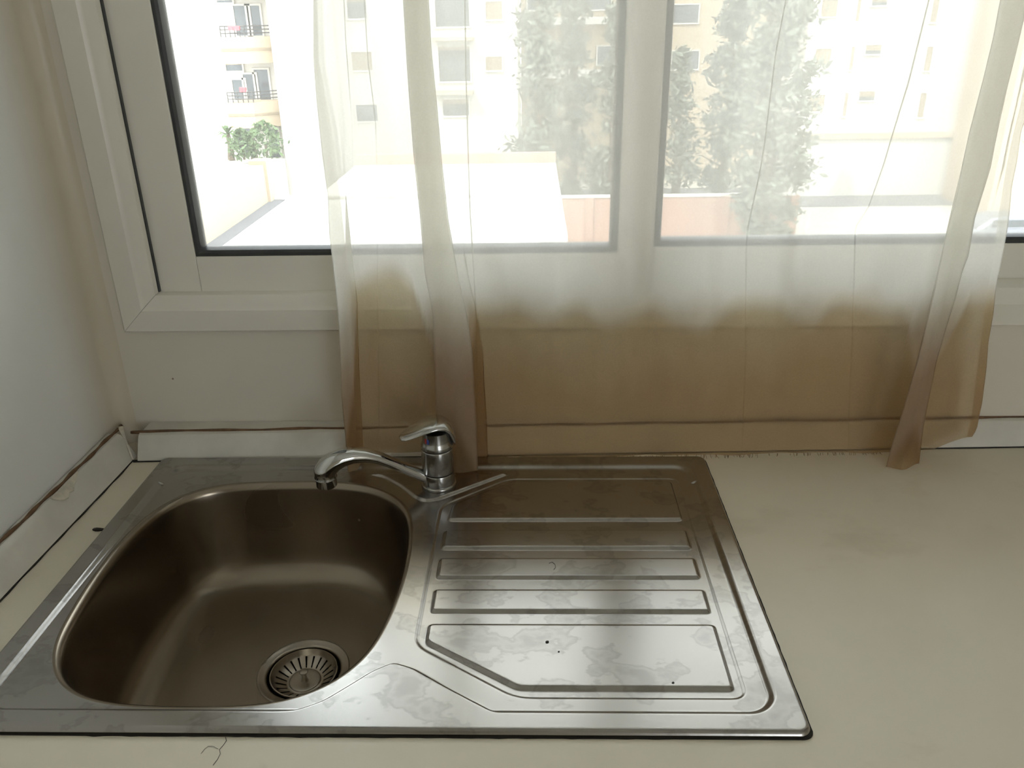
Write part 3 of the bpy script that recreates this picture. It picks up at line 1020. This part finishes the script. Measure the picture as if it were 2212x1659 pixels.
# ------------------------------------------------------------------ outside: courtyard seen from an upper floor
GZ = CAM[2] - 10.0
bx('ground', -120, 140, 4, 220, GZ - .3, GZ, M['pave'], kind='structure')


def P3(px, py, Y): return ony(px, py, CAM[1] + Y)


# lower terrace roof beyond the window
TZ = CAM[2] - 3.0
ter = thing('terrace_roof', (0, 10, TZ), 'sunlit white flat terrace roof below the window with a parapet on its left', 'terrace')
bx('slab', -4.35, 0.62, 3.0, 14.2, TZ - .4, TZ, M['white'], ter)
bx('parapet', -4.60, -4.35, 3.0, 14.2, TZ - .4, TZ + .68, M['cream'], ter)
bx('kerb', -4.35, 0.62, 14.2, 14.35, TZ - .4, TZ + .06, M['white'], ter)
bx('parapet_shadow', -4.35, -4.10, 10.2, 14.2, TZ + .001, TZ + .012, M['asphalt_and_shadow'], ter)  # dark grey strip painted in for the parapet's cast shadow
bx('corner_post', -4.62, -4.30, 14.0, 14.35, TZ + .0, TZ + .75, M['cream'], ter)
bx('support_wall', -4.6, 0.62, 3.0, 14.3, GZ, TZ - .4, M['white'], ter)
# end wall of the neighbouring wing on the left
wg = thing('building', (-7, 6, GZ), 'plain cream wing wall rising close outside the left window edge', 'building')
bx('wall', -9.0, -4.62, 2.2, 10.6, GZ, 6.0, M['cream'], wg)
bx('coping', -9.05, -4.57, 2.15, 10.65, 6.0, 6.15, M['white'], wg)


def window_at(b, cx0, cx1, cy0, cy1, yy, frame=.08, mat='pane', shut=0.0):
    f_ = MB()
    f_.box(cx0 - frame, cx1 + frame, yy - .06, yy + .02, cy1, cy1 + frame).box(cx0 - frame, cx1 + frame, yy - .10, yy + .02, cy0 - frame, cy0)
    f_.box(cx0 - frame, cx0, yy - .06, yy + .02, cy0, cy1).box(cx1, cx1 + frame, yy - .06, yy + .02, cy0, cy1)
    o = f_.build('window', M['white'], b)
    bx('pane', cx0, cx1, yy - .02, yy + .02, cy0, cy1, M[mat], o)
    if shut:
        bx('shutter', cx0, cx1, yy - .04, yy - .022, cy1 - shut * (cy1 - cy0), cy1, M['shutter'], o)
    return o


def rect_win(b, px0, py0, px1, py1, Y, **k):
    a = P3(px0, py1, Y); c = P3(px1, py0, Y)
    return window_at(b, a[0], c[0], a[2], c[2], CAM[1] + Y, **k)


# apartment block with curved balconies
YB = 38.0
bb = thing('building', (-14, YB, GZ), 'white apartment block with stacked balconies and dark railings, left of the curtain', 'building')
xl, xr = P3(420, 150, YB)[0], P3(606, 150, YB)[0]
bx('wall', xl - 6, xr + .2, CAM[1] + YB, CAM[1] + YB + 5.4, GZ, CAM[2] + 14, M['white'], bb)
bx('pillar', xr + .2, xr + 1.3, CAM[1] + YB - 1.6, CAM[1] + YB + 5.4, GZ, CAM[2] + 14, M['white'], bb)
for i, (pxa, pxb, pyr, pyt, pyb) in enumerate(((478, 580, 57, 79, 108), (494, 597, 200, 221, 249), (462, 566, -88, -66, -36))):
    Yf = YB - 1.6
    a = P3(pxa, pyb, Yf); c = P3(pxb, pyt, Yf)
    x0_, x1_, z0_, z1_ = a[0], c[0], a[2], c[2]
    yf = CAM[1] + Yf
    # angled-end slab with solid lower parapet
    pl_ = [(x0_, yf + 1.6), (x0_, yf), (x1_ - 1.0, yf), (x1_, yf + .9), (x1_, yf + 1.6)]
    s_ = MB().rings([[(x, y, z0_ - .55) for x, y in pl_], [(x, y, z1_) for x, y in pl_]], True, True, True).build('balcony', M['cream'], bb)
    dk = [(x0_ - .02, yf - .03), (x1_ - 1.0, yf - .03), (x1_ + .02, yf + .88)]
    MB().rings([[(x, y, z0_ - .05) for x, y in dk] + [(x, y + .06, z0_ - .05) for x, y in dk[::-1]], [(x, y, z0_ + .05) for x, y in dk] + [(x, y + .06, z0_ + .05) for x, y in dk[::-1]]], True, True, True).build('moulding', M['shutter'], s_)
    zr_ = P3(pxa, pyr, Yf)[2]
    rl = MB()
    for f_ in (.35, .68, 1.0):
        zz = z1_ + (zr_ - z1_) * f_
        rl.tube([(x0_ + .05, yf + .05, zz), (x1_ - 1.0, yf + .05, zz), (x1_ - .05, yf + .92, zz)], .022, 5)
    for k in range(6):
        xx = x0_ + .05 + (x1_ - 1.05 - x0_) * k / 5
        rl.tube([(xx, yf + .05, z1_ - .02), (xx, yf + .05, zr_)], .022, 5)
    rl.build('railing', M['iron'], s_)
for (a, b_, c_, d_, sh) in ((513, 12, 536, 77, 0), (541, 12, 560, 77, 0), (533, 160, 552, 218, 0), (508, 172, 528, 216, 0), (557, 150, 578, 215, 0), (490, 134, 522, 153, .3), (470, 0, 502, 6, 0), (520, 275, 540, 338, 0), (586, 278, 600, 340, 0)):
    rect_win(bb, a, b_, c_, d_, YB - .02, shut=sh)
yt = CAM[1] + YB - 1.68
for (pa, pb, pc, pd, lab) in ((493, 58, 516, 66, 'faded red towel over the upper balcony railing'), (518, 190, 530, 199, 'small red towel over the lower balcony railing')):
    a = P3(pa, pd, YB - 1.68); c = P3(pb if False else pc, pb, YB - 1.68)
    tw = MB()
    R = []
    for k in range(9):
        x = a[0] + (c[0] - a[0]) * k / 8; wv = .02 * math.sin(k * 1.7)
        R.append([(x, yt + wv, a[2]), (x, yt + wv, c[2]), (x, yt + .06 + wv, c[2] + .03), (x, yt + .16, c[2]), (x, yt + .16, a[2] + .05), (x, yt + .14, a[2] + .05), (x, yt + .13, c[2] - .02), (x, yt + .03 + wv, a[2])])
    tw.rings(R, True, True, True).build('towel', M['cloth_red'], label=lab, cat='towel')


# potted palms and shrubs in front of the ground floor
def palm(px, pyb, pyt, Y, lab):
    b_ = P3(px, pyb, Y); t_ = P3(px, pyt, Y)
    o = thing('palm', (b_[0], b_[1], b_[2]), lab, 'palm', 'palms below the balconies')
    h = t_[2] - b_[2]
    MB().tube([b_, b_ + [0.05, 0, h * .4], b_ + [.0, 0, h * .72]], [.16, .12, .10], 8).build('trunk', M['bark'], o)
    for k in range(18):
        a = k * 2.399; e_ = random.uniform(.0, 1.1); L_ = h * .38
        d_ = np.array([math.cos(a) * math.cos(e_), math.sin(a) * math.cos(e_), math.sin(e_)])
        s_ = np.array([-math.sin(a), math.cos(a), 0]) * .07
        p0 = b_ + [0, 0, h * .72]
        p1 = p0 + d_ * L_ * .6; p2 = p0 + d_ * L_ + np.array([0, 0, -.25 * L_])
        up_ = np.array([0, 0, .015])
        R = [[p0 - s_ * .4, p0 + up_, p0 + s_ * .4, p0 - up_], [p1 - s_, p1 + up_, p1 + s_, p1 - up_], [p2 - s_ * .1, p2 + up_ * .2, p2 + s_ * .1, p2 - up_ * .2]]
        MB().rings(R, True, True, True).build('frond', M['leaf2'], o)
    return o


# raised planting bed so that the plants stand on something at their height
pz = P3(520, 345, 36.0)[2]
xa, xb = P3(455, 340, 36.0)[0], P3(612, 340, 36.0)[0]
bx('planter', xa, xb, CAM[1] + 34.2, CAM[1] + 36.2, GZ, pz, M['white'], label='long white planting wall with palms at the foot of the balcony block', cat='planter')
palm(500, 345, 268, 35.8, 'slender palm at the left end of the planting wall')
palm(550, 345, 272, 35.8, 'second palm with a paler trunk on the planting wall')


def leaf_cloud(name, C, rad, n, size, mat, parent, shape):
    """many small leaf quads filling a crown; shape(t) is the radius factor at height t"""
    t = RNG.random(n) ** .85
    a = RNG.random(n) * 2 * math.pi
    rr = np.sqrt(RNG.random(n)) * .25 + .75 * RNG.random(n) ** .35
    lobes = 1 + .28 * np.sin(a * 3 + t * 17) + .18 * np.sin(a * 5 - t * 29)
    fr_ = np.array([shape(q) for q in t]) * rr * lobes
    P = np.stack([C[0] + rad[0] * fr_ * np.cos(a), C[1] + rad[0] * fr_ * np.sin(a), C[2] + rad[1] * t], 1)
    d1 = RNG.normal(size=(n, 3)); d1 /= np.linalg.norm(d1, axis=1)[:, None]
    d2 = np.cross(d1, RNG.normal(size=(n, 3))); d2 /= np.linalg.norm(d2, axis=1)[:, None]
    s_ = size * RNG.uniform(.5, 1.3, n)[:, None]
    V = np.stack([P - d1 * s_, P + d2 * s_ * .45, P + d1 * s_, P - d2 * s_ * .45], 1).reshape(-1, 3)
    Fc = np.arange(4 * n).reshape(-1, 4).tolist()
    return mk(name, V, Fc, mat, parent, kind='stuff')


for (px, w_, lab) in ((528, .9, 'leafy shrub between the two palms on the planting wall'), (578, 1.3, 'dark leafy shrub at the right end of the planting wall')):
    b_ = P3(px, 345, 34.8)
    o = thing('shrub', b_, lab, 'shrub', 'shrubs on the planting wall')
    MB().tube([b_, b_ + [0, 0, .6]], .05, 6).build('stem', M['bark'], o)
    leaf_cloud('foliage', b_ + [0, 0, .05], (w_ * .6, 1.2 if px < 560 else 1.5), 500, .12, M['leaf2'], o, lambda q: math.sin(math.pi * min(1, .15 + q * .85)) ** .6)

# white block right of the balconies, with a column of windows behind the curtain
YW = 44.0
wb = thing('building', (-6, YW, GZ), 'white apartment block with small grey windows behind the left part of the curtain', 'building')
a = P3(655, 150, YW)[0]; b_ = P3(1118, 150, YW)[0]
bx('wall', a, b_, CAM[1] + YW, CAM[1] + YW + 12, GZ, CAM[2] + 14, M['white'], wb)
c_ = P3(895, 150, YW - 2)[0]; d_ = P3(1030, 150, YW - 2)[0]
for (p0, q0, p1, q1, mt, sh) in ((752, -5, 790, 40, 'pane', .2), (762, 112, 802, 152, 'shutter', 0), (772, 226, 814, 262, 'pane', 0),
                                 (942, -10, 1012, 58, 'pane', 0), (950, 100, 1014, 176, 'pane', .1), (958, 214, 1012, 250, 'pane', .3),
                                 (1050, 3, 1084, 42, 'shutter', 0), (1050, 122, 1084, 152, 'shutter', .5), (632 + 60, 130, 706, 136, 'shutter', 0)):
    rect_win(wb, p0, q0, p1, q1, YW - .02, mat=mt, shut=sh)
for py in (84, 200):
    q0 = P3(935, py + 4, YW - .5); q1 = P3(1022, py - 4, YW - .5)
    bx('balcony', q0[0], q1[0], CAM[1] + YW - .9, CAM[1] + YW, q0[2], q1[2], M['cream'], wb)
# lower white roof in front of it
lr = thing('building', (-8, 28, GZ), 'low white flat-roofed annex below the apartment blocks', 'building')
rz = P3(650, 400, 26)[2]
fr_px = [(606, 421, 0), (1098, 421, 0)]
x0_ = P3(606, 380, 24)[0]; x1_ = P3(1100, 380, 24)[0]
bx('roof_slab', x0_ + 1.0, x1_ + 1.5, CAM[1] + 19, CAM[1] + 30, rz - .25, rz, M['white'], lr)
bx('wall', x0_ + 1.2, x1_ + 1.3, CAM[1] + 19.2, CAM[1] + 29.8, GZ, rz - .25, M['white'], lr)
q0 = P3(640, 318, 29.5); q1 = P3(720, 300, 29.5)
bx('back_parapet', x0_ + 1.0, x1_ + 1.5, CAM[1] + 29.8, CAM[1] + 30.1, rz - .25, rz + .35, M['pink'], lr)

# salmon garden wall, street shadow and the trees behind it
YG = 38.0
a = P3(1128, 470, YG); b_ = P3(1712, 470, YG); zt = P3(1400, 426, YG)[2]
gw = thing('garden_wall', ((a[0] + b_[0]) / 2, CAM[1] + YG, GZ), 'salmon rendered garden wall in front of the tall trees', 'wall')
bx('wall_panel', a[0], b_[0], CAM[1] + YG, CAM[1] + YG + .25, GZ, zt, M['pink'], gw)
bx('coping', a[0] - .05, b_[0] + .05, CAM[1] + YG - .06, CAM[1] + YG + .31, zt, zt + .09, M['white'], gw)
for k in range(5):
    xx = a[0] + (b_[0] - a[0]) * k / 4
    bx('pier', xx - .18, xx + .18, CAM[1] + YG - .08, CAM[1] + YG + .33, GZ, zt + .01, M['pink'], gw)
bx('street', -8, 60, CAM[1] + 47, CAM[1] + 53, GZ + .001, GZ + .03, M['asphalt_and_shadow'], kind='structure')


def tree(px, pyb, half_px, top_z, Y, dens, lab):
    b_ = P3(px, pyb, Y)
    rad = half_px / F_PX * Y * 1.05
    o = thing('conifer_tree', (b_[0], b_[1], GZ), lab, 'tree', 'tall conifers behind the curtain')
    MB().tube([(b_[0], b_[1], GZ), (b_[0] + .1, b_[1], GZ + 4), (b_[0], b_[1], top_z - 1.5)], [.26, .18, .04], 8).build('trunk', M['bark'], o)
    z0_ = b_[2]
    for k in range(10):
        a = k * 2.4; z = z0_ + .6 + (top_z - z0_) * .08 * k
        r_ = rad * .8 * (1 - .08 * k)
        MB().tube([(b_[0], b_[1], z), (b_[0] + r_ * math.cos(a), b_[1] + r_ * math.sin(a), z + .5)], [.06, .02], 5).build('branch', M['bark'], o)
    nt_ = int(16 + rad * (top_z - z0_) * 2.0 * dens)
    Vs = []
    for k in range(nt_):
        q = RNG.random() ** .9
        env = (1 - q) ** .6 * min(1, .45 + q * 5)
        a = RNG.random() * 2 * math.pi
        r_ = rad * env * RNG.uniform(.15, .98)
        c_ = np.array([b_[0] + r_ * math.cos(a), b_[1] + r_ * math.sin(a), z0_ + (top_z - z0_) * q])
        m_ = int(RNG.integers(45, 85))
        P = c_ + RNG.normal(size=(m_, 3)) * np.array([.24, .24, .17]) * (.6 + .7 * env)
        d1 = RNG.normal(size=(m_, 3)) + np.array([math.cos(a), math.sin(a), .4]) * .8; d1 /= np.linalg.norm(d1, axis=1)[:, None]
        d2 = np.cross(d1, RNG.normal(size=(m_, 3))); d2 /= np.linalg.norm(d2, axis=1)[:, None]
        sz = RNG.uniform(.10, .26, m_)[:, None]
        Vs.append(np.stack([P - d1 * sz, P + d2 * sz * .4, P + d1 * sz, P - d2 * sz * .4], 1).reshape(-1, 3))
    Vs = np.concatenate(Vs)
    mk('foliage', Vs, np.arange(len(Vs)).reshape(-1, 4).tolist(), M['leaf'], o, kind='stuff')


tree(1162, 420, 54, CAM[2] + 3.5, 39.9, 1.7, 'tall slim conifer, leftmost behind the salmon garden wall')
tree(1236, 422, 58, CAM[2] + 3.0, 44.0, 1.6, 'second conifer from the left behind the salmon garden wall')
tree(1316, 420, 44, CAM[2] + 0.6, 40.5, 1.3, 'conifer partly hidden by the left sash meeting stile')
tree(1456, 415, 44, CAM[2] - 1.4, 40.0, 1.0, 'short narrow conifer just right of the window meeting stile')
tree(1556, 424, 70, CAM[2] + 2.4, 43.5, 1.9, 'broad conifer left of the largest tree behind the curtain')
tree(1640, 515, 102, CAM[2] + 8.0, 36.5, 2.5, 'largest conifer, standing in front of the salmon garden wall')

# building behind the trees, with deep shaded balconies
YC = 56.0
cb = thing('building', (6, YC, GZ), 'cream apartment block with shaded balconies behind the conifers', 'building')
a = P3(1125, 100, YC)[0]; b_ = P3(1650, 100, YC)[0]
bx('wall', a, b_, CAM[1] + YC, CAM[1] + YC + 10, GZ, CAM[2] + 12, M['cream'], cb)
for (p0, q0, p1, q1) in ((1140, -15, 1190, 22), (1200, -15, 1320, 22), (1140, 100, 1200, 140), (1290, 100, 1330, 140), (1450, 10, 1510, 50), (1450, 110, 1510, 150)):
    rect_win(cb, p0, q0, p1, q1, YC - .02, mat='pane')
for py in (45, 160):
    q0 = P3(1130, py + 10, YC - 1); q1 = P3(1340, py - 10, YC - 1)
    bx('balcony', q0[0], q1[0], CAM[1] + YC - 1.2, CAM[1] + YC, q0[2], q1[2], M['white'], cb)

# bright block on the right with a regular grid of windows
YR = 50.0
rb = thing('building', (22, YR, GZ), 'bright white block with rows of beige shuttered windows at the right', 'building')
a = P3(1736, 150, YR)[0]; b_ = P3(2176, 150, YR)[0]
bx('wall', a, b_, CAM[1] + YR, CAM[1] + YR + 10, GZ, CAM[2] + 12, M['white'], rb)
for k, y_ in enumerate((0, 105, 205)):
    dx = -14 * k
    for (x_, w_, h_, o_, mt) in ((1768, 38, 36, 0, 'shutter'), (1843, 14, 50, -4, 'shutter'), (1878, 36, 20, -8, 'pane'), (2004, 22, 52, -4, 'shutter')):
        rect_win(rb, x_ + dx + 4, y_ + o_, x_ + dx + 4 + w_, y_ + o_ + h_, YR - .02, mat=mt, shut=.6 if mt == 'pane' else 0)
q0 = P3(1735, 290, YR - .3); q1 = P3(1830, 282, YR - .3)
bx('string_course', q0[0], P3(2176, 300, YR)[0], CAM[1] + YR - .25, CAM[1] + YR, q0[2] - .3, q0[2], M['cream'], rb)
rb2 = thing('building', (34, YR - 6, GZ), 'cream block at the far right edge beyond the curtain', 'building')
a = P3(2200, 150, YR - 6)[0]
bx('wall', a, a + 14, CAM[1] + YR - 6, CAM[1] + YR - .8, GZ, CAM[2] + 12, M['cream'], rb2)
for (p0, q0_, p1, q1_) in ((2216, 120, 2240, 170), (2212, 250, 2236, 300)):
    rect_win(rb2, p0, q0_, p1, q1_, YR - 6.02, mat='pane')
# parked car whose roof shows above the right sash
cp_ = P3(2168, 486, 38.0)
cz = cp_[2]
car = thing('car', (cp_[0], CAM[1] + 38, GZ), 'grey parked car whose rounded roof shows above the right window sash', 'car')
L_ = 2.0
def hull(prof_, y0_, y1_, tuck):
    R = []
    for y, k in ((y0_, tuck), (y0_ + .12, 0), (y1_ - .12, 0), (y1_, tuck)):
        R.append([(cp_[0] + x * (1 - k * .06), y, GZ + z * (1 - k * .05)) for x, z in prof_])
    return MB().rings(R, True, True, True)
yc = CAM[1] + 37.2
bd_ = hull([(-2.05, .35), (-2.1, .7), (-1.9, .92), (-1.0, 1.0), (1.2, 1.0), (1.95, .88), (2.1, .62), (2.05, .35)], yc, yc + 1.7, 1)
shade_auto(bd_.build('body', M['car'], car), 40)
shade_auto(hull([(-1.5, .98), (-.95, 1.42), (-.4, 1.53), (.5, 1.52), (1.0, 1.38), (1.6, .98)], yc + .1, yc + 1.6, 1.5).build('cabin', M['car'], car), 40)
bx('side_window', cp_[0] - .9, cp_[0] + .9, yc + .085, yc + .12, GZ + 1.05, GZ + 1.36, M['pane'], car)
for sx in (-1.3, 1.3):
    for yy in (yc - .02, yc + 1.52):
        R = [[(cp_[0] + sx + .33 * math.cos(t), y, GZ + .33 + .33 * math.sin(t)) for t in np.linspace(0, 2 * math.pi, 20, endpoint=False)] for y in (yy, yy + .2)]
        MB().rings(R, True, True, True).build('wheel', M['tyre'], car)
